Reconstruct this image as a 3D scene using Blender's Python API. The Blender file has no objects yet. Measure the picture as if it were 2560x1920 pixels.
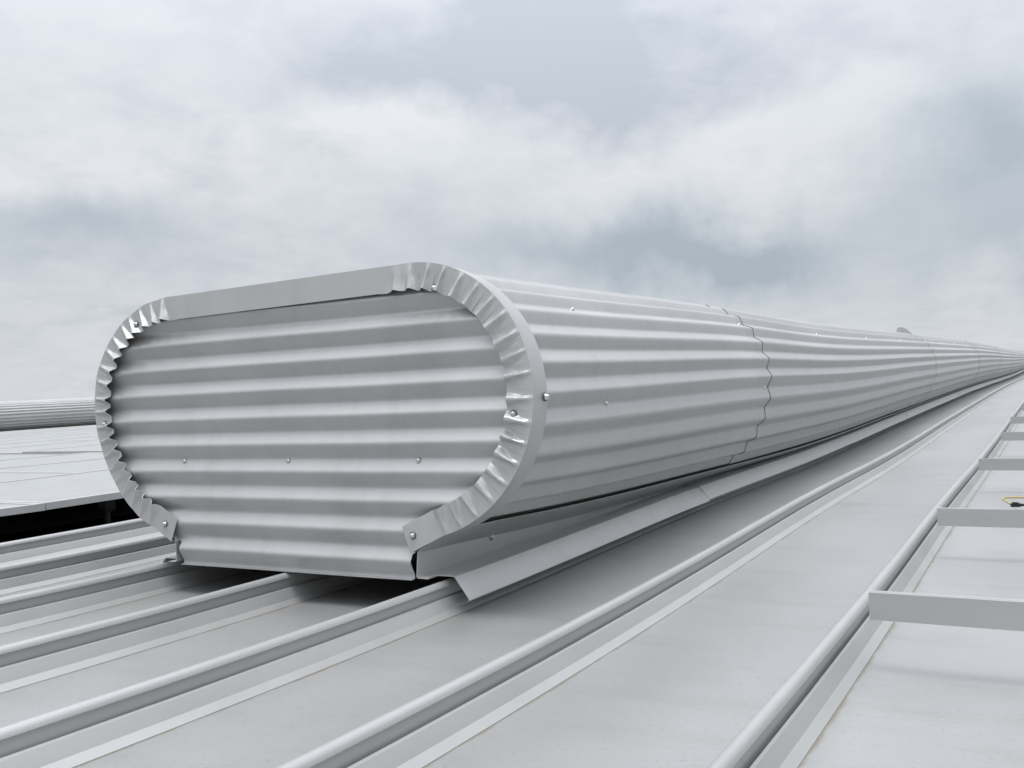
import bpy, bmesh, math, random
from mathutils import Vector, Matrix, noise
R = math.radians
scene = bpy.context.scene
col = scene.collection
random.seed(7)

# ------------------------------------------------------------------ camera
cam_d = bpy.data.cameras.new('camera')
cam = bpy.data.objects.new('camera', cam_d); col.objects.link(cam)
cam_d.sensor_width = 36.0
cam_d.lens = 36.0 * 2467.55 / 2560.0
cam_d.clip_start = 0.02; cam_d.clip_end = 4000
AX = Vector((0.87254, 0.48818, -0.01869)); AY = Vector((0.04, -0.03326, 0.99865)); AZ = Vector((0.4869, -0.87211, -0.04855))
rot = Matrix((AX, AY, AZ)).transposed()
cam.matrix_world = Matrix.Translation((1.5037, -1.6598, 0.3671)) @ rot.to_4x4()
scene.camera = cam

# ------------------------------------------------------------------ world: overcast sky
SUN_EL, SUN_AZ = R(76), R(165)     # azimuth measured from +Y, clockwise
world = bpy.data.worlds.new('World'); scene.world = world; world.use_nodes = True
wt = world.node_tree; wt.nodes.clear()
def wn(t, **k):
    n = wt.nodes.new(t)
    for a, b in k.items(): setattr(n, a, b)
    return n
def wl(a, b): wt.links.new(a, b)
def wmath(op, a, b=None, c=None):
    n = wn('ShaderNodeMath', operation=op)
    for i, v in enumerate((a, b, c)):
        if v is None: continue
        if isinstance(v, (int, float)): n.inputs[i].default_value = v
        else: wl(v, n.inputs[i])
    return n.outputs[0]
out = wn('ShaderNodeOutputWorld'); bg = wn('ShaderNodeBackground'); bg.inputs['Strength'].default_value = 0.1
sky = wn('ShaderNodeTexSky', sky_type='NISHITA'); sky.sun_disc = False
sky.sun_elevation = SUN_EL; sky.sun_rotation = SUN_AZ; sky.air_density = 1.0; sky.dust_density = 3.0
tc = wn('ShaderNodeTexCoord')
nrm = wn('ShaderNodeVectorMath', operation='NORMALIZE'); wl(tc.outputs['Generated'], nrm.inputs[0])
# wobble the direction so cloud edges are ragged
nz0 = wn('ShaderNodeTexNoise'); nz0.inputs['Scale'].default_value = 4.2; nz0.inputs['Detail'].default_value = 6; nz0.inputs['Roughness'].default_value = 0.55
wl(nrm.outputs[0], nz0.inputs['Vector'])
sub = wn('ShaderNodeVectorMath', operation='SUBTRACT'); wl(nz0.outputs['Color'], sub.inputs[0]); sub.inputs[1].default_value = (.5, .5, .5)
scl = wn('ShaderNodeVectorMath', operation='SCALE'); wl(sub.outputs[0], scl.inputs[0]); scl.inputs['Scale'].default_value = 0.26
add = wn('ShaderNodeVectorMath', operation='ADD'); wl(nrm.outputs[0], add.inputs[0]); wl(scl.outputs[0], add.inputs[1])
nzf = wn('ShaderNodeTexNoise'); nzf.inputs['Scale'].default_value = 13; nzf.inputs['Detail'].default_value = 7; nzf.inputs['Roughness'].default_value = 0.6
wl(nrm.outputs[0], nzf.inputs['Vector'])
sbf = wn('ShaderNodeVectorMath', operation='SUBTRACT'); wl(nzf.outputs['Color'], sbf.inputs[0]); sbf.inputs[1].default_value = (.5, .5, .5)
scf = wn('ShaderNodeVectorMath', operation='SCALE'); wl(sbf.outputs[0], scf.inputs[0]); scf.inputs['Scale'].default_value = 0.075
adf = wn('ShaderNodeVectorMath', operation='ADD'); wl(add.outputs[0], adf.inputs[0]); wl(scf.outputs[0], adf.inputs[1])
wdir = adf.outputs[0]
# flattened cloud-deck coordinates: dir.xy / (dir.z + k)
sep = wn('ShaderNodeSeparateXYZ'); wl(nrm.outputs[0], sep.inputs[0])
zz = wmath('ADD', wmath('MAXIMUM', sep.outputs[2], 0.0), 0.22)
cx = wmath('DIVIDE', sep.outputs[0], zz); cy = wmath('DIVIDE', sep.outputs[1], zz)
cmb = wn('ShaderNodeCombineXYZ'); wl(cx, cmb.inputs[0]); wl(cy, cmb.inputs[1]); cmb.inputs[2].default_value = 3.7
n1 = wn('ShaderNodeTexNoise'); n1.inputs['Scale'].default_value = 1.15; n1.inputs['Detail'].default_value = 7; n1.inputs['Roughness'].default_value = 0.5; n1.inputs['Distortion'].default_value = 0.3
wl(cmb.outputs[0], n1.inputs['Vector'])
n2 = wn('ShaderNodeTexNoise'); n2.inputs['Scale'].default_value = 3.1; n2.inputs['Detail'].default_value = 8; n2.inputs['Roughness'].default_value = 0.55
wl(cmb.outputs[0], n2.inputs['Vector'])
def blob(d, sx, sy, amp):
    d = Vector(d).normalized(); r = d.cross(Vector((0, 0, 1))).normalized(); u = r.cross(d).normalized()
    def dot(v):
        n = wn('ShaderNodeVectorMath', operation='DOT_PRODUCT'); wl(wdir, n.inputs[0]); n.inputs[1].default_value = v
        return n.outputs['Value']
    a = wmath('DIVIDE', dot(r), sx); b = wmath('DIVIDE', dot(u), sy)
    e = wmath('EXPONENT', wmath('MULTIPLY', wmath('ADD', wmath('MULTIPLY', a, a), wmath('MULTIPLY', b, b)), -1.0))
    return wmath('MULTIPLY', wmath('MULTIPLY', e, wmath('GREATER_THAN', dot(d), 0.0)), amp)
def total(bl):
    t = None
    for args in bl:
        v = blob(*args); t = v if t is None else wmath('ADD', t, v)
    return t
# thinner, bluer gaps in the deck
thin = total([((-.39, .90, .172), .18, .038, .88), ((-.25, .95, .19), .12, .036, .75), ((-.783, .592, .182), .075, .036, .95),
              ((-.035, .975, .225), .07, .05, .9), ((-.05, .989, .145), .06, .032, .55)])
# heavier grey bellies
grey = total([((-.42, .83, .36), .20, .060, 1.25), ((-.47, .80, .43), .12, .05, .5), ((-.08, .93, .31), .14, .05, .45), ((-.60, .72, .37), .10, .04, .25)])
# brightest puffs
lite = total([((-.545, .79, .285), .075, .045, .9), ((-.31, .908, .275), .16, .04, .8), ((-.81, .545, .235), .09, .05, .6), ((-.14, .955, .275), .10, .035, .55), ((-.70, .64, .25), .12, .05, .4)])
n3w = wn('ShaderNodeTexNoise'); n3w.inputs['Scale'].default_value = 7.5; n3w.inputs['Detail'].default_value = 9; n3w.inputs['Roughness'].default_value = 0.6; n3w.inputs['Distortion'].default_value = .4
wl(cmb.outputs[0], n3w.inputs['Vector'])
n3s = wmath('MULTIPLY_ADD', n3w.outputs['Fac'], 2.0, -1.0)
n1s = wmath('MULTIPLY_ADD', n1.outputs['Fac'], 2.4, -1.2)      # about -0.5 .. 0.5
n2s = wmath('MULTIPLY_ADD', n2.outputs['Fac'], 2.0, -1.0)
thinv = wmath('MULTIPLY_ADD', wmath('ADD', wmath('MULTIPLY_ADD', n1s, -0.30, 0.06), wmath('MULTIPLY_ADD', n2s, -.35, wmath('MULTIPLY', n3s, -.15))), 1.0, thin)
hz = wmath('MULTIPLY', wmath('SUBTRACT', 1.0, wmath('MINIMUM', wmath('MULTIPLY', zz, 2.6), 1.0)), .9)
greyv = wmath('ADD', wmath('ADD', wmath('MULTIPLY_ADD', n2s, .75, .10), wmath('MULTIPLY_ADD', n3s, .75, wmath('MULTIPLY', n1s, .35))), wmath('SUBTRACT', wmath('SUBTRACT', grey, wmath('MULTIPLY', lite, .62)), hz))
def mixc(f, a, b):
    m = wn('ShaderNodeMix', data_type='RGBA'); m.clamp_factor = True
    if isinstance(f, (int, float)): m.inputs[0].default_value = f
    else: wl(f, m.inputs[0])
    for i, v in ((6, a), (7, b)):
        if isinstance(v, tuple): m.inputs[i].default_value = v
        else: wl(v, m.inputs[i])
    return m.outputs[2]
K = 10.0
def cc(r, g, b):
    f = lambda c: ((c / 255 + .055) / 1.055) ** 2.4 * K
    return (f(r), f(g), f(b), 1)
c0 = mixc(wmath('MULTIPLY_ADD', greyv, .75, .24), cc(229, 232, 236), cc(190, 197, 207))
c1 = mixc(wmath('MULTIPLY', thinv, 0.86), c0, cc(176, 188, 198))
# the clear sky behind shows faintly through everything
c2 = mixc(0.04, c1, sky.outputs[0])
# overcast decks are brighter overhead than towards the horizon
zc_ = wmath('MAXIMUM', sep.outputs[2], 0.0)
grad = wmath('MULTIPLY_ADD', wmath('POWER', zc_, 2.4), 2.9, .92)
gm = wn('ShaderNodeVectorMath', operation='SCALE'); wl(c2, gm.inputs[0]); wl(grad, gm.inputs['Scale'])
wl(gm.outputs[0], bg.inputs['Color']); wl(bg.outputs[0], out.inputs['Surface'])

# ------------------------------------------------------------------ sun behind the overcast
sd = bpy.data.lights.new('sun', 'SUN'); sun = bpy.data.objects.new('sun', sd); col.objects.link(sun)
sd.energy = 1.5; sd.angle = R(25); sd.color = (1.0, .985, .965)
sv = Vector((math.sin(SUN_AZ) * math.cos(SUN_EL), math.cos(SUN_AZ) * math.cos(SUN_EL), math.sin(SUN_EL)))
sun.rotation_euler = sv.to_track_quat('Z', 'Y').to_euler(); sun.location = (3, -3, 8)
vs = scene.view_settings; vs.view_transform = 'Standard'; vs.look = 'None'; vs.exposure = 0.0; vs.gamma = 1.0; vs.use_curve_mapping = False

# ------------------------------------------------------------------ helpers
KY = [-6, 0, 1.5, 3, 6, 12, 24, 60.]
KZ = [-0.0938, 0, .0904, .1661, .3532, .7219, 1.392, 3.6234]
def _grad():
    g = []
    for i in range(len(KY)):
        if i == 0: g.append((KZ[1] - KZ[0]) / (KY[1] - KY[0]))
        elif i == len(KY) - 1: g.append((KZ[-1] - KZ[-2]) / (KY[-1] - KY[-2]))
        else:
            hs, hd = KY[i] - KY[i - 1], KY[i + 1] - KY[i]
            g.append((hs * hs * KZ[i + 1] + (hd * hd - hs * hs) * KZ[i] - hd * hd * KZ[i - 1]) / (hs * hd * (hs + hd)))
    return g
KG = _grad()
def zr(y):
    i = 0
    while i < len(KY) - 2 and y > KY[i + 1]: i += 1
    h = KY[i + 1] - KY[i]; t = (y - KY[i]) / h
    return (2*t**3 - 3*t*t + 1) * KZ[i] + (t**3 - 2*t*t + t) * h * KG[i] + (-2*t**3 + 3*t*t) * KZ[i + 1] + (t**3 - t*t) * h * KG[i + 1]
def gx(x): return -0.01 * max(0.0, -x - 1.5)
def slope(y): return (zr(y + .05) - zr(y - .05)) / .1

def link(name, me, mat, parent=None):
    o = bpy.data.objects.new(name, me); col.objects.link(o)
    if mat and not me.materials: me.materials.append(mat)
    if parent: o.parent = parent
    return o
def empty(name, loc, label=None, cat=None, group=None, rot=(0, 0, 0)):
    o = bpy.data.objects.new(name, None); col.objects.link(o); o.location = loc; o.rotation_euler = rot; o.empty_display_size = .1
    if label: tag(o, label, cat, group)
    return o
def tag(o, label, cat, group=None):
    o['label'] = label; o['category'] = cat
    if group: o['group'] = group
def finish(me, smooth=None):
    if smooth is not None:
        for p in me.polygons: p.use_smooth = True
        me.set_sharp_from_angle(angle=R(smooth))
    return me
def grid(name, rows, closed=False, smooth=30, flip=False):
    """rows: list of equal-length lists of points"""
    n = len(rows[0]); v = [p for r in rows for p in r]; f = []
    for i in range(len(rows) - 1):
        for j in range(n if closed else n - 1):
            a, b = i * n + j, i * n + (j + 1) % n
            q = (a, b, b + n, a + n)
            f.append(q[::-1] if flip else q)
    me = bpy.data.meshes.new(name); me.from_pydata(v, [], f); me.update()
    return finish(me, smooth)
def solid(o, t, off=-1):
    m = o.modifiers.new('thickness', 'SOLIDIFY'); m.thickness = t; m.offset = off; m.use_even_offset = False
    e = o.modifiers.new('split', 'EDGE_SPLIT'); e.split_angle = R(40); e.use_edge_sharp = True
def boxes(name, bl, bevel=0.0, smooth=30):
    bm = bmesh.new()
    for (x0, x1, y0, y1, z0, z1) in bl:
        m = bmesh.ops.create_cube(bm, size=1)
        for v in m['verts']:
            v.co = Vector(((x0 + x1) / 2 + v.co.x * (x1 - x0), (y0 + y1) / 2 + v.co.y * (y1 - y0), (z0 + z1) / 2 + v.co.z * (z1 - z0)))
    if bevel: bmesh.ops.bevel(bm, geom=bm.edges[:], offset=bevel, segments=2, affect='EDGES', profile=.5)
    me = bpy.data.meshes.new(name); bm.to_mesh(me); bm.free()
    return finish(me, smooth)

# ------------------------------------------------------------------ materials
def mat_new(name):
    m = bpy.data.materials.new(name); m.use_nodes = True; t = m.node_tree
    return m, t, t.nodes['Principled BSDF']
def metal(name, base, metallic, rough, streak=0.05, bump=0.03, scale=6.0, stretch=(1, 1, 1), dirt=0.0, speck=0.0, bumpscale=None, smudge=0.0):
    m, t, b = mat_new(name); N = t.nodes.new; L = t.links.new
    b.inputs['Metallic'].default_value = metallic
    tcn = N('ShaderNodeTexCoord'); geo = N('ShaderNodeNewGeometry'); oi = N('ShaderNodeObjectInfo')
    mp = N('ShaderNodeMapping'); mp.inputs['Scale'].default_value = stretch; L(geo.outputs['Position'], mp.inputs['Vector'])
    nz = N('ShaderNodeTexNoise'); nz.inputs['Scale'].default_value = scale; nz.inputs['Detail'].default_value = 6; nz.inputs['Roughness'].default_value = .6
    L(mp.outputs[0], nz.inputs['Vector'])
    ramp = N('ShaderNodeMapRange'); ramp.inputs['From Min'].default_value = .3; ramp.inputs['From Max'].default_value = .7
    ramp.inputs['To Min'].default_value = 1 - streak; ramp.inputs['To Max'].default_value = 1 + streak; L(nz.outputs['Fac'], ramp.inputs['Value'])
    rnd = N('ShaderNodeMapRange'); rnd.inputs['To Min'].default_value = .975; rnd.inputs['To Max'].default_value = 1.025; L(oi.outputs['Random'], rnd.inputs['Value'])
    mu = N('ShaderNodeMath'); mu.operation = 'MULTIPLY'; L(ramp.outputs[0], mu.inputs[0]); L(rnd.outputs[0], mu.inputs[1])
    vm = N('ShaderNodeVectorMath'); vm.operation = 'SCALE'; vm.inputs[0].default_value = base; L(mu.outputs[0], vm.inputs['Scale'])
    colr = vm.outputs[0]
    if smudge:
        # dull rain-streaked film with a few handling marks
        mp6 = N('ShaderNodeMapping'); mp6.inputs['Scale'].default_value = (9, 9, 1.6); L(geo.outputs['Position'], mp6.inputs['Vector'])
        n6 = N('ShaderNodeTexNoise'); n6.inputs['Scale'].default_value = 1.3; n6.inputs['Detail'].default_value = 8; n6.inputs['Roughness'].default_value = .68; n6.inputs['Distortion'].default_value = .6; L(mp6.outputs[0], n6.inputs['Vector'])
        r6 = N('ShaderNodeMapRange'); r6.inputs['From Min'].default_value = .48; r6.inputs['From Max'].default_value = .75; r6.inputs['To Max'].default_value = smudge * 2; L(n6.outputs['Fac'], r6.inputs['Value'])
        mx6 = N('ShaderNodeMix'); mx6.data_type = 'RGBA'; L(r6.outputs[0], mx6.inputs[0]); L(colr, mx6.inputs[6]); mx6.inputs[7].default_value = (.30, .298, .29, 1)
        colr = mx6.outputs[2]
    if speck:
        v2 = N('ShaderNodeTexNoise'); v2.inputs['Scale'].default_value = 190; v2.inputs['Detail'].default_value = 2
        L(geo.outputs['Position'], v2.inputs['Vector'])
        r2 = N('ShaderNodeMapRange'); r2.inputs['From Min'].default_value = .665; r2.inputs['From Max'].default_value = .74; r2.inputs['To Max'].default_value = speck
        L(v2.outputs['Fac'], r2.inputs['Value'])
        mx = N('ShaderNodeMix'); mx.data_type = 'RGBA'; L(r2.outputs[0], mx.inputs[0]); L(colr, mx.inputs[6]); mx.inputs[7].default_value = (.15, .145, .13, 1)
        colr = mx.outputs[2]
        mp5 = N('ShaderNodeMapping'); mp5.inputs['Scale'].default_value = (60, 260, 1); mp5.inputs['Rotation'].default_value = (0, 0, .9); L(geo.outputs['Position'], mp5.inputs['Vector'])
        n5 = N('ShaderNodeTexNoise'); n5.inputs['Scale'].default_value = 1.0; n5.inputs['Detail'].default_value = 2; n5.inputs['Distortion'].default_value = 1.2; L(mp5.outputs[0], n5.inputs['Vector'])
        r5 = N('ShaderNodeMapRange'); r5.inputs['From Min'].default_value = .62; r5.inputs['From Max'].default_value = .72; r5.inputs['To Max'].default_value = .45; L(n5.outputs['Fac'], r5.inputs['Value'])
        mx5 = N('ShaderNodeMix'); mx5.data_type = 'RGBA'; L(r5.outputs[0], mx5.inputs[0]); L(colr, mx5.inputs[6]); mx5.inputs[7].default_value = (.24, .24, .235, 1)
        colr = mx5.outputs[2]
        # grime washed across the sheets in soft bands
        mp3 = N('ShaderNodeMapping'); mp3.inputs['Scale'].default_value = (1.2, 5.5, 1); mp3.inputs['Rotation'].default_value = (0, 0, .12); L(geo.outputs['Position'], mp3.inputs['Vector'])
        n3 = N('ShaderNodeTexNoise'); n3.inputs['Scale'].default_value = 1.6; n3.inputs['Detail'].default_value = 7; n3.inputs['Roughness'].default_value = .62; L(mp3.outputs[0], n3.inputs['Vector'])
        r3 = N('ShaderNodeMapRange'); r3.inputs['From Min'].default_value = .5; r3.inputs['From Max'].default_value = .8; r3.inputs['To Max'].default_value = .42; L(n3.outputs['Fac'], r3.inputs['Value'])
        mx3 = N('ShaderNodeMix'); mx3.data_type = 'RGBA'; L(r3.outputs[0], mx3.inputs[0]); L(colr, mx3.inputs[6]); mx3.inputs[7].default_value = (.25, .248, .24, 1)
        colr = mx3.outputs[2]
    if dirt:
        # brownish grime line collected where the pan meets the foot of the rib (object x near 0)
        sp = N('ShaderNodeSeparateXYZ'); L(tcn.outputs['Object'], sp.inputs[0])
        nd = N('ShaderNodeTexNoise'); nd.inputs['Scale'].default_value = 9; nd.inputs['Detail'].default_value = 8; nd.inputs['Roughness'].default_value = .7
        L(geo.outputs['Position'], nd.inputs['Vector'])
        wdt = N('ShaderNodeMath'); wdt.operation = 'MULTIPLY_ADD'; L(nd.outputs['Fac'], wdt.inputs[0]); wdt.inputs[1].default_value = .026; wdt.inputs[2].default_value = -.0052
        dd = N('ShaderNodeMath'); dd.operation = 'DIVIDE'; L(sp.outputs[0], dd.inputs[0]); L(wdt.outputs[0], dd.inputs[1])
        r4 = N('ShaderNodeMapRange'); r4.inputs['From Min'].default_value = .35; r4.inputs['From Max'].default_value = 1.1; r4.inputs['To Min'].default_value = dirt; r4.inputs['To Max'].default_value = 0
        L(dd.outputs[0], r4.inputs['Value'])
        mx4 = N('ShaderNodeMix'); mx4.data_type = 'RGBA'; L(r4.outputs[0], mx4.inputs[0]); L(colr, mx4.inputs[6]); mx4.inputs[7].default_value = (.17, .15, .11, 1)
        colr = mx4.outputs[2]
        iv = N('ShaderNodeMath'); iv.operation = 'MULTIPLY_ADD'; L(r4.outputs[0], iv.inputs[0]); iv.inputs[1].default_value = -metallic; iv.inputs[2].default_value = metallic
        L(iv.outputs[0], b.inputs['Metallic'])
    L(colr, b.inputs['Base Color'])
    rr = N('ShaderNodeMapRange'); rr.inputs['From Min'].default_value = .3; rr.inputs['From Max'].default_value = .7
    rr.inputs['To Min'].default_value = rough - .05; rr.inputs['To Max'].default_value = rough + .06; L(nz.outputs['Fac'], rr.inputs['Value']); L(rr.outputs[0], b.inputs['Roughness'])
    if bump:
        nb = N('ShaderNodeTexNoise'); nb.inputs['Scale'].default_value = bumpscale or 4.0; nb.inputs['Detail'].default_value = 4; L(mp.outputs[0], nb.inputs['Vector'])
        bp = N('ShaderNodeBump'); bp.inputs['Strength'].default_value = bump; bp.inputs['Distance'].default_value = .05; L(nb.outputs['Fac'], bp.inputs['Height']); L(bp.outputs[0], b.inputs['Normal'])
    return m
M_PAN = metal('roof sheet metal', (.365, .364, .361), .40, .40, .04, .02, 2.5, (1, .5, 1), dirt=.9, speck=.5)
M_RIB = metal('seam metal', (.40, .399, .395), .28, .42, .05, .03, 10, (1, .4, 1))
M_CLAD = metal('ventilator cladding', (.435, .434, .431), .40, .40, .07, .015, 4.0, (1, .35, .8), smudge=.16)
M_TRIM = metal('bright trim metal', (.47, .469, .465), .45, .40, .05, .02, 9, smudge=.10)
M_FLASH = metal('flashing metal', (.45, .449, .445), .45, .40, .05, .02, 5, smudge=.14)
M_ALU = metal('rail aluminium', (.41, .409, .405), .25, .40, .05, .02, 14, (.3, 1, 1))
M_SCREW = metal('screw steel', (.60, .60, .59), 1.0, .30, .03, 0)
M_WASH = metal('screw washer', (.10, .10, .105), .2, .6, .03, 0)
def plain(name, c, rough, metallic=0.0, spec=.5):
    m, t, b = mat_new(name); N = t.nodes.new; L = t.links.new
    nz = N('ShaderNodeTexNoise'); nz.inputs['Scale'].default_value = 7; nz.inputs['Detail'].default_value = 5
    geo = N('ShaderNodeNewGeometry'); L(geo.outputs['Position'], nz.inputs['Vector'])
    mr = N('ShaderNodeMapRange'); mr.inputs['To Min'].default_value = .85; mr.inputs['To Max'].default_value = 1.15; L(nz.outputs['Fac'], mr.inputs['Value'])
    vm = N('ShaderNodeVectorMath'); vm.operation = 'SCALE'; vm.inputs[0].default_value = c; L(mr.outputs[0], vm.inputs['Scale']); L(vm.outputs[0], b.inputs['Base Color'])
    b.inputs['Roughness'].default_value = rough; b.inputs['Metallic'].default_value = metallic; b.inputs['Specular IOR Level'].default_value = spec
    return m
M_GLASS = plain('panel surface', (.315, .318, .321), .36, 0, .5)  # pale colour stands in for sky reflected in the panel glass
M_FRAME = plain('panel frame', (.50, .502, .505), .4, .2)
M_YEL = plain('yellow cable sheath', (.42, .33, .12), .5)
M_BLK = plain('black plastic', (.012, .011, .011), .4)  # plug plastic; also darkens the trough and posts under the panels
M_WALL = plain('wall cladding', (.40, .41, .42), .5, .2)
M_GROUND = plain('ground asphalt', (.09, .09, .085), .9)

# ------------------------------------------------------------------ setting: ground, building with standing seam roof
bmg = bmesh.new(); bmesh.ops.create_grid(bmg, x_segments=8, y_segments=8, size=1500)
me = bpy.data.meshes.new('ground'); bmg.to_mesh(me); bmg.free()
g = link('ground', me, M_GROUND); g.location = (0, 0, -10.5); g['kind'] = 'structure'

Y0, Y1 = -5.6, 44.0
PITCH, SX0 = 0.4, 0.3915
KMIN, KMAX = -60, 14
bld = empty('industrial_building', (0, 0, -10.5), 'large industrial building under a pale grey standing seam metal roof', 'building')
def child(o, p):
    o.parent = p; o.matrix_parent_inverse = Matrix.Translation(p.location).inverted(); return o
def ysamples(a, b, near=.12, far=.8):
    ys = [a]; y = a
    while y < b - 1e-6:
        st = near if y < 4 else (near * 2.5 if y < 10 else far)
        y = min(b, y + st); ys.append(y)
    return ys
YS = ysamples(Y0, Y1)
# pans (local x from 0 at the left rib foot), gently oil-canned; four variants share mesh data
FOOT = .028
pan_me = []
for v in range(4):
    xs = [0, .004, .03, .09, .17, .25, .31, PITCH - 2 * FOOT]
    rows = []
    for y in YS:
        r = []
        for x in xs:
            w = math.sin(math.pi * x / xs[-1])
            dz = w * .0034 * noise.noise(Vector((x * 5, y * 1.3, v * 9.1))) + w * .0007 * noise.noise(Vector((x * 12, y * 5, v * 3.3)))
            r.append((x, y, zr(y) + dz))
        rows.append(r)
    pan_me.append(grid('roof_sheet', rows, smooth=40)); pan_me[-1].materials.append(M_PAN)
# rib profile: foot, web, shoulder step, neck, rolled bulb, and down the far side
prof = [(FOOT + .0015, .0004), (FOOT - .001, .0022), (.0195, .0098), (.0182, .0106), (.0092, .0306), (.0086, .0316), (.0056, .0338), (.0044, .0250),
        (.0004, .0250), (.0004, .0570), (.0042, .0570), (.0050, .0540), (.0060, .0540)]
bulb = [(.0064, .0552), (.0056, .0586), (.0038, .0617), (.0012, .0640), (-.0018, .0652), (-.0044, .0653), (-.0078, .0645), (-.0106, .0622), (-.0122, .0588), (-.0126, .0556), (-.0120, .0534)]
prof += bulb + [(-.0104, .0526), (-.0024, .0535), (-.0028, .031), (-.0085, .029), (-.0155, .0112), (-.0170, .0100), (-FOOT + .001, .0022), (-FOOT - .0015, .0004)]
rib_me = []
for v in range(3):
    rows = []
    for y in YS:
        w = .0011 * noise.noise(Vector((3.1, y * 1.1, v * 5.7))); h = .0006 * noise.noise(Vector((8.1, y * 3.3, v * 2.7)))
        rows.append([(x + w * min(1, z / .05), y, zr(y) + z + h * min(1, z / .05)) for x, z in prof])
    rib_me.append(grid('seam', rows, smooth=22)); rib_me[-1].materials.append(M_RIB)
for k in range(KMIN, KMAX):
    x = SX0 + PITCH * k
    if k in (-5, -6, -7): continue
    o = link('seam', rib_me[k % 3], None); o.location = (x, 0, gx(x)); child(o, bld)
    if k < KMAX - 1 and k != -8:
        o = link('roof_sheet', pan_me[(k * 7 + 3) % 4], None); o.location = (x + FOOT, 0, gx(x)); child(o, bld)
# black trough added beside the ribs to darken the gap under the framed panels
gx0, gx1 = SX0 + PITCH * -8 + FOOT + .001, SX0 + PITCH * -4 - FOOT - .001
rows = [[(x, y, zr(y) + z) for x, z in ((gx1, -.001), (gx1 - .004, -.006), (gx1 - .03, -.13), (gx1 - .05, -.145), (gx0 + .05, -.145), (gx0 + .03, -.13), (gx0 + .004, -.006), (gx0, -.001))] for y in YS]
child(link('trough', grid('trough', rows, smooth=30), M_BLK), bld)
# walls under the eaves
XA, XB = SX0 + PITCH * KMIN + .05, SX0 + PITCH * (KMAX - 1) - .05
for (x0, x1, y0, y1) in ((XA, XB, Y0 + .1, Y0 + .3), (XA, XB, Y1 - .3, Y1 - .1)):
    zt = min(zr(y0), zr(y1)) + gx(XA) - .06
    child(link('wall', boxes('wall', [(x0, x1, y0, y1, -10.5, zt)]), M_WALL), bld)
for x0 in (XA, XB - .2):
    rows = [[(x0 + dx, y, zz_) for dx, zz_ in ((0, -10.5), (0, zr(y) + gx(x0) - .06), (.2, zr(y) + gx(x0) - .06), (.2, -10.5))] for y in ysamples(Y0 + .32, Y1 - .32, 1, 2)]
    child(link('wall', grid('wall', rows, closed=True, smooth=30), M_WALL), bld)

# ------------------------------------------------------------------ ridge ventilator
RR, WW, ZC = 0.2822, 0.3411, 0.4362
LEFT_R = [(-75, .290), (-67, .288), (-57, .282), (-48, .278), (-39, .275), (-29, .275), (-20, .277), (-8, .283), (7.5, .290), (19.5, .295), (31, .293), (46, .289), (63, .281), (79, .273), (90, .271)]
def rleft(a):
    for (a0, r0), (a1, r1) in zip(LEFT_R, LEFT_R[1:]):
        if a <= a1: 
            t = max(0, (a - a0) / (a1 - a0)); t = t * t * (3 - 2 * t); return r0 + (r1 - r0) * t
    return LEFT_R[-1][1]
def tri(t, k=.19):
    """rounded triangle wave, +1 at t=0, -1 at t=.5"""
    t = (t + .5) % 1.0 - .5; a = abs(t)
    h = k / 2
    if a < h: return 1 - 4 * (a * a / (2 * h) + h / 2)
    if a > .5 - h:
        b = .5 - a; return -(1 - 4 * (b * b / (2 * h) + h / 2))
    return 1 - 4 * a
TS = [-.5, -.47, -.44, -.40, -.37, -.25, -.13, -.10, -.06, -.03, 0, .03, .06, .10, .13, .25, .37, .40, .44, .47]
vent = empty('ridge_ventilator', (0, 0, 0), 'long corrugated metal roof ventilator whose flat end with crimped flange is in full view', 'ventilator')

# end panel, ribs horizontal
CP, CZ0, CY = 0.0605, 0.1061, .0188
def half(z):
    dz = z - ZC
    if z < .125: return -.334, .330
    if z < .160:
        t = (z - .125) / .035; return -(.345 + .075 * t), .332 + .075 * t
    xr = WW + math.sqrt(max(0, (RR - .010) ** 2 - dz * dz))
    a = math.degrees(math.asin(max(-1, min(1, dz / .28)))); rl = rleft(a) - .010
    return -(WW + math.sqrt(max(0, rl * rl - dz * dz))), xr
zs = []
k = -1
while True:
    done = False
    for t in TS:
        z = CZ0 + CP * (k + t)
        if z < .0705: continue
        if z > ZC + RR - .016: done = True; break
        zs.append(z)
    if done: break
    k += 1
zs = [.0690, .0705] + zs
rows = []
NX = 26
for i, z in enumerate(zs):
    xl, xr = half(z)
    cy = .003 + CY * .5 * (1 - tri((z - CZ0) / CP))
    if i == 0: cy -= .008          # small turned lip along the bottom edge
    r = []
    for j in range(NX + 1):
        x = xl + (xr - xl) * j / NX
        r.append((x, cy + .0016 * noise.noise(Vector((x * 2.2, z * 3, 1.7))), z + .0010 * noise.noise(Vector((x * 3, z * 2, 8.2)))))
    rows.append(r)
endp = link('end_panel', grid('end_panel', rows, smooth=38, flip=False), M_CLAD, vent); solid(endp, .0012, 0)

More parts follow.
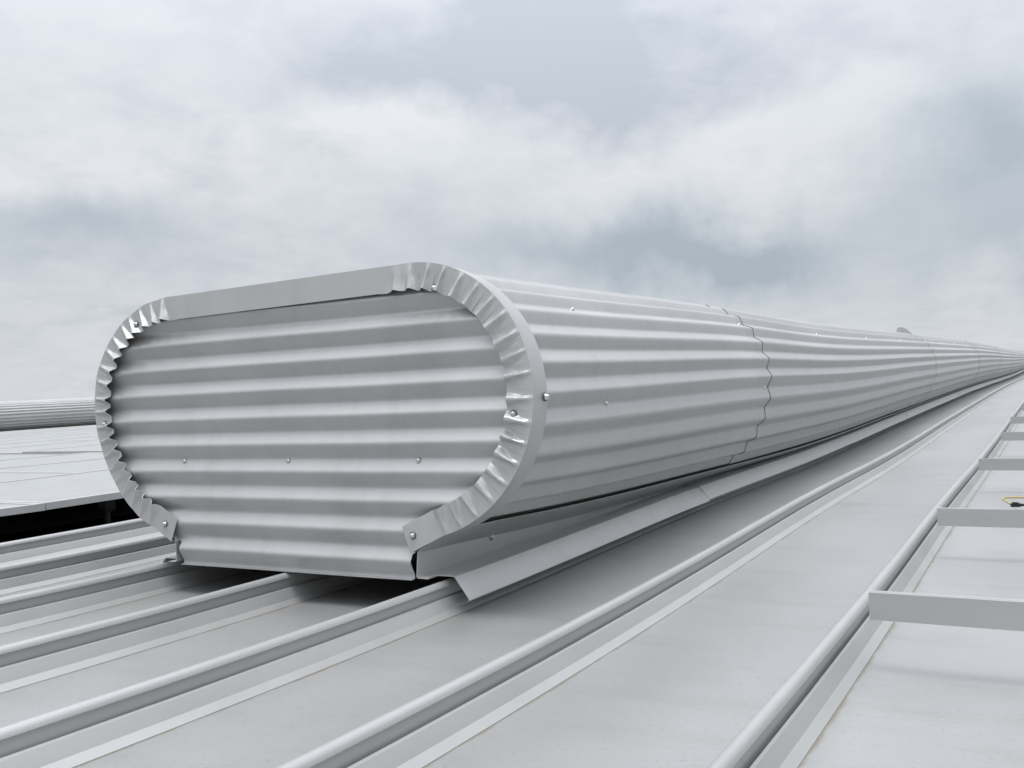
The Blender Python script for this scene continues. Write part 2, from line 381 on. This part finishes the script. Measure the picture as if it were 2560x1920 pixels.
# end ring: side band + crimped front flange
def outline():
    P = []  # (x, z, nx, nz, angle, side)
    a0 = -74.5
    nr = 900
    for i in range(nr + 1):
        a = a0 + (90 - a0) * i / nr
        P.append((WW + RR * math.cos(R(a)), ZC + RR * math.sin(R(a)), math.cos(R(a)), math.sin(R(a)), a, 1))
    xt, zt = WW, ZC + RR; xe, ze = -WW, ZC + rleft(90)
    for i in range(1, 60):
        t = i / 60; P.append((xt + (xe - xt) * t, zt + (ze - zt) * t, 0, 1, 90 + WW * 2 * t / RR * 57.3, 0))
    for i in range(nr + 1):
        a = 90 - (90 - a0) * i / nr; r = rleft(a)
        P.append((-WW - r * math.cos(R(a)), ZC + r * math.sin(R(a)), -math.cos(R(a)), math.sin(R(a)), a, -1))
    s = []
    x1, z1 = P[0][0], P[0][1]
    for i in range(12):
        t = i / 12; s.append((.334 + (x1 - .334) * t, .125 + (z1 - .125) * t, .36, -.93, -999, 1))
    x1, z1 = P[-1][0], P[-1][1]; e = []
    for i in range(1, 13):
        t = i / 12; e.append((x1 + (-.356 - x1) * t, z1 + (.123 - z1) * t, -.36, -.93, -999, -1))
    return s + P + e
OUT = outline()
CR = [97.6, 89.9, 80.5, 71.6, 62.6, 53.5, 44.8, 35.7, 26.6, 17.6, 8.4, -1.2, -11.2, -20.1, -29.2, -38.6, -47.3, -56.5, -65.5, -74.0]
CL = [80.0 - 8.05 * i for i in range(20)]
rj = random.Random(3)
CRr = [(c + rj.uniform(-.8, .8), rj.uniform(.75, 1.2), rj.uniform(-1, 1), rj.uniform(.8, 1.25)) for c in CR]
CLr = [(c + rj.uniform(-.8, .8), rj.uniform(.7, 1.2), rj.uniform(-1, 1), rj.uniform(.8, 1.25)) for c in CL]
FW = .0565
rows = []
for (x, z, nx, nz, a, side) in OUT:
    r = []
    near = None
    if a > -900:
        near = min((CRr if side >= 0 else CLr), key=lambda c: abs(c[0] - a))
        if side == 0 and a > 106: near = None
    for i in range(9):
        s = i / 8
        y = 0.0; depth = FW * s
        if near:
            da = (a - near[0] - near[2] * s * .8) / 57.3 * .25      # metres along the arc
            w = (.0080 - .0030 * math.sin(math.pi * min(1, s * 1.3)) + .0085 * max(0, s - .45)) * near[3]
            hgt = (.0030 + .0105 * s ** 1.2) * near[1] * min(1, s * 4)
            u = abs(da) / w
            b = max(0.0, 1 - u); b = min(1.0, b * 1.25)
            y -= hgt * b
            # shallow shoulder dip either side of each pleat, plates tilt a little
            if u < 3.4: y += .0010 * s * math.sin(math.pi * min(1, max(0, (u - 1) / 2.4))) + .0016 * near[2] * s * (da / .02)
            if i == 8: depth -= .0030 * b - .0012 * (1 - b)
            if i == 7: depth -= .0012 * b
        r.append((x - nx * depth, y, z - nz * depth))
    rows.append(r)
ring = link('end_flange', grid('end_flange', rows, smooth=24, flip=True), M_TRIM, vent); solid(ring, .0014, 0)
rows = [[(x - nx * .0004 + nx * e, y, z - nz * .0004 + nz * e) for y, e in ((.0008, -.0006), (.003, -.0012), (.050, -.0004), (.058, -.0010))] for (x, z, nx, nz, a, side) in OUT]
band = link('edge_band', grid('edge_band', rows, smooth=30, flip=False), M_TRIM, vent); solid(band, .0012, 0)

# corrugated cladding sheets wrapped round the body
RC, AMP, STEP = .2735, .0088, 13.3
def sag(y): return .27 * (1 - math.exp(-max(0.0, y - .08) / 1.2))
def low(z, y): return z if z >= ZC else ZC - (ZC - z) * (1 + sag(y))
def clad_profile(off):
    pts = []
    a = -73.0
    def rad(an): return RC - AMP * (1 - tri((an - .4) / STEP)) + off
    an = []
    k = -7
    while True:
        stop = False
        for t in TS:
            q = .4 + STEP * (k + t)
            if q < -80: continue
            if q >= 90: stop = True; break
            an.append(q)
        if stop: break
        k += 1
    right = [(WW + rad(q) * math.cos(R(q)), ZC + rad(q) * math.sin(R(q))) for q in an]
    pw = RC * R(STEP); ph = (90 - .4) / STEP
    n = 200; topp = []
    for i in range(n + 1):
        x = WW - 2 * WW * i / n
        t = ph + min(WW - x, x + WW) / pw
        topp.append((x, ZC + RC - AMP * (1 - tri(t)) + off))
    left = [(-x, z) for x, z in right[::-1]]
    # lower lips turning in under the body
    lipr = [(right[0][0] - .022, right[0][1] + .012), (right[0][0] - .003, right[0][1] + .0005)]
    return lipr + right + topp + left + [(-x, z) for x, z in lipr[::-1]]
joints = [.052, 1.80, 7.07, 11.97, 17.0, 22.0, 27.0, 32.0, 37.0, 42.0]
sheets = []
for i in range(len(joints) - 1):
    a, b = joints[i], joints[i + 1] + .06
    if i == len(joints) - 2: b = joints[i + 1]
    rows = []
    for y in ysamples(a, b, .15, .9):
        # each sheet slips over the previous one: proud at its near edge, tucked under the next at its far edge
        off = (0.0036 if i == 1 else .0022 if i else 0.0) * max(0.0, 1 - (y - a) / .9) + .0008 * noise.noise(Vector((i * 3.3, y * .8, 2.2)))
        wob = .0012 * noise.noise(Vector((i * 7.1, y * .6, 5.5)))
        rows.append([(x + wob, y, low(z, y) + zr(y)) for x, z in clad_profile(off)])
    o = link('cladding_sheet', grid('cladding_sheet', rows, smooth=38, flip=False), M_CLAD, vent); solid(o, .0015, 0); sheets.append(o)

# curb plates and folded flashing strips along both sides
fj = [.035, 1.57, 4.22, 6.55, 8.75, 11.0, 13.3, 15.6, 18, 20.4, 22.8, 25.2, 27.6, 30, 33, 36, 39, 42]
def web(y):
    t = low(.160, y)
    return [(.434, low(.1745, y)), (.402, t - .002), (.357, max(.083, t - .026)), (.3475, max(.081, t - .034)), (.3445, .077), (.348, .0745), (.372, .074)]
fla = [(.352, .0752), (.412, .0760), (.4165, .0745), (.4485, .0335), (.4500, .0300), (.4480, .0285)]
flashing = []
for sgn in (1, -1):
    for i in range(len(fj) - 1):
        a, b = fj[i] + (.002 if i else 0), fj[i + 1] - .002
        rows = [[(sgn * x, y, z + zr(y)) for x, z in web(y)] for y in ysamples(a - .03 if i == 0 else a, b, .2, .9)]
        o = link('curb_plate', grid('curb_plate', rows, smooth=25, flip=sgn > 0), M_FLASH, vent); solid(o, .0015, 0)
        rj2 = random.Random(i * 5 + sgn)
        dz = .0013 * (i % 2); tip = rj2.uniform(-.002, .003) if i else 0
        rows = []
        for y in ysamples(a + (.0015 if i else 0), b - .0015, .1, .9):
            t = (y - a) / (b - a)
            lift = 0.0
            wv = .0016 * noise.noise(Vector((y * 2.2, i * 2.1, 4.4 * sgn)))
            kick = .004 * max(0, t - .75) * 4 if i == 0 else 0
            row = []
            for j, (x, z) in enumerate(fla):
                row.append((sgn * (x + (wv if j > 2 else 0) + (kick if j > 2 else 0)), y, z + zr(y) + dz + lift + (tip if j > 2 else 0) + wv * .4))
            rows.append(row)
        o = link('flashing_strip', grid('flashing_strip', rows, smooth=25, flip=sgn > 0), M_FLASH, vent); solid(o, .0014, 0); flashing.append(o)

# screws: washer + domed hex head, one mesh with two materials
def screw_mesh():
    bm = bmesh.new()
    def lathe(pr, n, mi, hexy=False):
        rings = []
        for (r, h) in pr:
            ring_ = []
            for k in range(n):
                a = 2 * math.pi * k / n; ring_.append(bm.verts.new((r * math.cos(a), r * math.sin(a), h)))
            rings.append(ring_)
        for p, q in zip(rings, rings[1:]):
            for k in range(n):
                f = bm.faces.new((p[k], p[(k + 1) % n], q[(k + 1) % n], q[k])); f.material_index = mi; f.smooth = True
        f = bm.faces.new(rings[-1]); f.material_index = mi
    lathe([(.0088, -.001), (.0088, .0009), (.0070, .0016)], 14, 1)
    lathe([(.0066, .0012), (.0068, .0022), (.0052, .0034), (.0050, .0062), (.0042, .0078), (.0022, .0084)], 12, 0)
    me = bpy.data.meshes.new('screw'); bm.to_mesh(me); bm.free()
    me.materials.append(M_SCREW); me.materials.append(M_WASH); return me
SC = screw_mesh()
def screw(p, n, parent):
    o = bpy.data.objects.new('screw', SC); col.objects.link(o); o.parent = parent
    o.location = p; o.rotation_euler = Vector(n).to_track_quat('Z', 'Y').to_euler(); return o
for x in (-.328, -.004, .345): screw((x, .0203, .3115), (0, -1, .1), endp)
for x, z in ((.341, .161), (-.375, .164), (.402, .661), (.580, .402), (-.475, .648), (-.590, .406)): screw((x, -.0015, z), (0, -1, 0), ring).scale = (.88,) * 3
screw((WW + RR + .0015, .046, ZC - .002), (1, 0, 0), band)
for y in (.40, 1.755, 3.01, 4.34, 5.72, 7.12, 8.4, 9.8, 11.2, 12.3, 13.7, 15.1, 16.5):
    si = max(i for i in range(len(joints) - 1) if joints[i] <= y)
    for a in (47.0, -6.3, -59.5):
        n = (math.cos(R(a)), 0, math.sin(R(a))); r = RC - 2 * AMP + .0008 + (.004 if si and y - joints[si] < .3 else 0)
        screw((WW + r * n[0], y, low(ZC + r * n[2], y) + zr(y)), n, sheets[si]).scale = (.85,) * 3
for y in (.30,): screw((.347, y, .112 + zr(y)), (1, 0, .1), flashing[0])

# little bent cap riding on the shoulder of the ventilator at a far joint
cpf = [(-.075, -.02), (-.060, .050), (-.045, .056), (-.020, .056), (.020, .034), (.085, -.04)]
bm = bmesh.new(); fr = [bm.verts.new((x, 0, z)) for x, z in cpf]; bk = [bm.verts.new((x * .9, .14, z * .8)) for x, z in cpf]
bm.faces.new(fr); bm.faces.new(bk[::-1])
for q in range(len(cpf)): bm.faces.new((fr[q], bk[q], bk[(q + 1) % len(cpf)], fr[(q + 1) % len(cpf)]))
bmesh.ops.recalc_face_normals(bm, faces=bm.faces[:]); me = bpy.data.meshes.new('metal_cap'); bm.to_mesh(me); bm.free()
capo = link('metal_cap', me, M_FLASH); capo.location = (.36, 7.2, ZC + RC + zr(7.2) - .004)
tag(capo, 'small bent metal cap standing on top of the long ventilator far from its end', 'cap')

# second ventilator across the roof, same build, its screws too small to see
DX = -18.6
v2 = empty('ridge_ventilator', (DX, -1.5, gx(DX) + zr(10.5) - zr(12)), 'second corrugated ventilator seen far off beyond the pale framed panels', 'ventilator')
for ch in list(vent.children):
    c = ch.copy(); col.objects.link(c); c.parent = v2

# ------------------------------------------------------------------ solar panels on the left
PWd, PLn = 1.0535, 1.6475
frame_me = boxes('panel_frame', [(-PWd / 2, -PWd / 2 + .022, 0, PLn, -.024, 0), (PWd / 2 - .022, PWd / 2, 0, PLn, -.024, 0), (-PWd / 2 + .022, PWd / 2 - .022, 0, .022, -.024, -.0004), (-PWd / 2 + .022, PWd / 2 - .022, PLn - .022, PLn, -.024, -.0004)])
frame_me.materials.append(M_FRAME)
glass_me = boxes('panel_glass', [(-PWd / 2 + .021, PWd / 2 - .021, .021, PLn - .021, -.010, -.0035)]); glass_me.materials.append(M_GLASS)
foot_me = boxes('panel_clamp', [(-.02, .02, -.02, .02, -.060, -.0242), (-.028, .028, -.03, .03, -.068, -.060)], .002); foot_me.materials.append(M_ALU)
post_me = boxes('panel_post', [(-.008, .008, -.008, .008, -.279, -.0242), (-.02, .02, -.022, .022, -.075, -.030)], .002); post_me.materials.append(M_BLK)
ORD = ['first', 'second', 'third', 'fourth', 'fifth', 'sixth', 'seventh', 'eighth', 'ninth', 'tenth', 'eleventh', 'twelfth']
HP = .1405
def panel(xc, y, row, nth, block):
    s = slope(y + PLn / 2); xw = xc
    p = empty('framed_panel', (xw, y, zr(y) + gx(xw) + HP), rot=(math.atan(s), 0, 0))
    where = 'in the row beside the gutter' if row == 0 else 'in %s row from the gutter' % ORD[row]
    tag(p, 'pale framed panel, %s%s, %s' % (ORD[nth], {'near': '', 'far': ' past the cross gap'}[block], where), 'roof panel', 'pale framed panels laid flat above the roof')
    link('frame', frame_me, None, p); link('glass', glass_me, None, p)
    for yy in (.32, PLn - .32):
        for xx in (-.36, .42):
            f = link('clamp' if row else 'post', foot_me if row else post_me, None, p); f.location = (xx, yy, 0)
row_x = [-1.455 - 1.055 * i - PWd / 2 for i in range(9)]
for i, xc in enumerate(row_x):
    if i == 0:
        for n, y in enumerate((-1.195, .455, 2.105, 3.755, 5.405)): panel(xc, y, 0, n, 'near')
    else:
        for n, y in enumerate((-.235, 1.405)): panel(xc, y, i, n, 'near')
        for n, y in enumerate((3.26, 4.91, 6.56)): panel(xc, y, i, n, 'far')

# ------------------------------------------------------------------ bare mounting rails on the right
def rail(y, x0, x1, label, tilt=0.0):
    e = empty('mounting_rail', (x0, y, zr(y) + .080), label, 'rail', 'bare rails laid across the roof ribs', rot=(0, 0, tilt))
    L = x1 - x0
    pts = [(-.0, 0), (.030, 0), (.030, .002), (.002, .002), (.002, .0375), (.022, .0375), (.022, .034), (.0235, .034), (.0235, .0405), (.0105, .0405), (.0105, .0390), (.0080, .0390), (.0080, .0405), (0, .0405)]
    rows = [[(x, py, pz) for py, pz in pts] for x in (0, L)]
    me = grid('rail_profile', rows, closed=True, smooth=25, flip=True)
    bm = bmesh.new(); bm.from_mesh(me); bm.verts.ensure_lookup_table()
    n = len(pts); bm.faces.new([bm.verts[i] for i in range(n)]); bm.faces.new([bm.verts[n + i] for i in range(n)][::-1])
    bmesh.ops.recalc_face_normals(bm, faces=bm.faces[:]); bm.to_mesh(me); bm.free()
    link('profile', me, M_ALU, e)
    for k in range(3, 9):
        xs_ = SX0 + PITCH * k
        if x0 - .05 < xs_ < x1:
            c = link('clamp', CL_ME, None, e); c.location = (xs_ - x0 + .004, .016, -.001)
CL_ME = boxes('clamp', [(-.017, .017, -.013, .018, -.030, -.0002)], .0025); CL_ME.materials.append(M_ALU)
rail(-.092, 1.236, 3.6, 'bare metal rail across the roof ribs, level with the flat end of the ventilator', R(-1.2))
rail(.842, 1.236, 3.6, 'bare metal rail across the roof ribs with a yellow cable end lying on it')
rail(2.14, 1.237, 3.6, 'bare metal rail, first past the rail with the yellow cable', R(.4))
rail(3.62, 1.236, 3.6, 'bare metal rail, second past the rail with the yellow cable')
rail(4.87, 1.225, 3.6, 'bare metal rail, third past the rail with the yellow cable')
rail(6.35, 1.236, 3.6, 'bare metal rail, fourth past the rail with the yellow cable')
rail(7.9, 1.236, 3.6, 'bare metal rail, fifth past the rail with the yellow cable')
rail(9.5, 1.236, 3.6, 'bare metal rail, sixth past the rail with the yellow cable')

# yellow cable with its black plug
def tube(name, pts, r, mat, parent=None):
    cu = bpy.data.curves.new(name, 'CURVE'); cu.dimensions = '3D'; cu.bevel_depth = r; cu.bevel_resolution = 3
    sp = cu.splines.new('BEZIER'); sp.bezier_points.add(len(pts) - 1)
    for b_, p in zip(sp.bezier_points, pts): b_.co = p; b_.handle_left_type = b_.handle_right_type = 'AUTO'
    o = bpy.data.objects.new(name, cu); col.objects.link(o); dg = bpy.context.evaluated_depsgraph_get()
    me = bpy.data.meshes.new_from_object(o.evaluated_get(dg)); bpy.data.objects.remove(o)
    me.materials.clear()
    return link(name, finish(me, 40), mat, parent)
def hp(x, y, h): return (x, y, zr(y) + h)
cab = tube('cable', [hp(1.392, .868, .1275), hp(1.379, .912, .129), hp(1.369, .958, .129), hp(1.372, .995, .127), hp(1.383, 1.018, .125), hp(1.42, 1.037, .122), hp(1.52, 1.06, .10), hp(1.66, 1.09, .05), hp(1.85, 1.2, .006), hp(2.3, 1.5, .006)], .0023, M_YEL)
tag(cab, 'thin yellow cable curling over a bare rail to a black plug', 'cable')
plug = link('plug', boxes('plug', [(-.007, .019, -.006, .006, -.005, .007), (.019, .031, -.004, .004, -.003, .005), (-.001, .012, -.008, .008, .003, .010)], .0015), M_BLK, cab)
plug.location = hp(1.395, .862, .1275); plug.rotation_euler = (0, 0, .5); plug.scale = (.75, .75, .75)
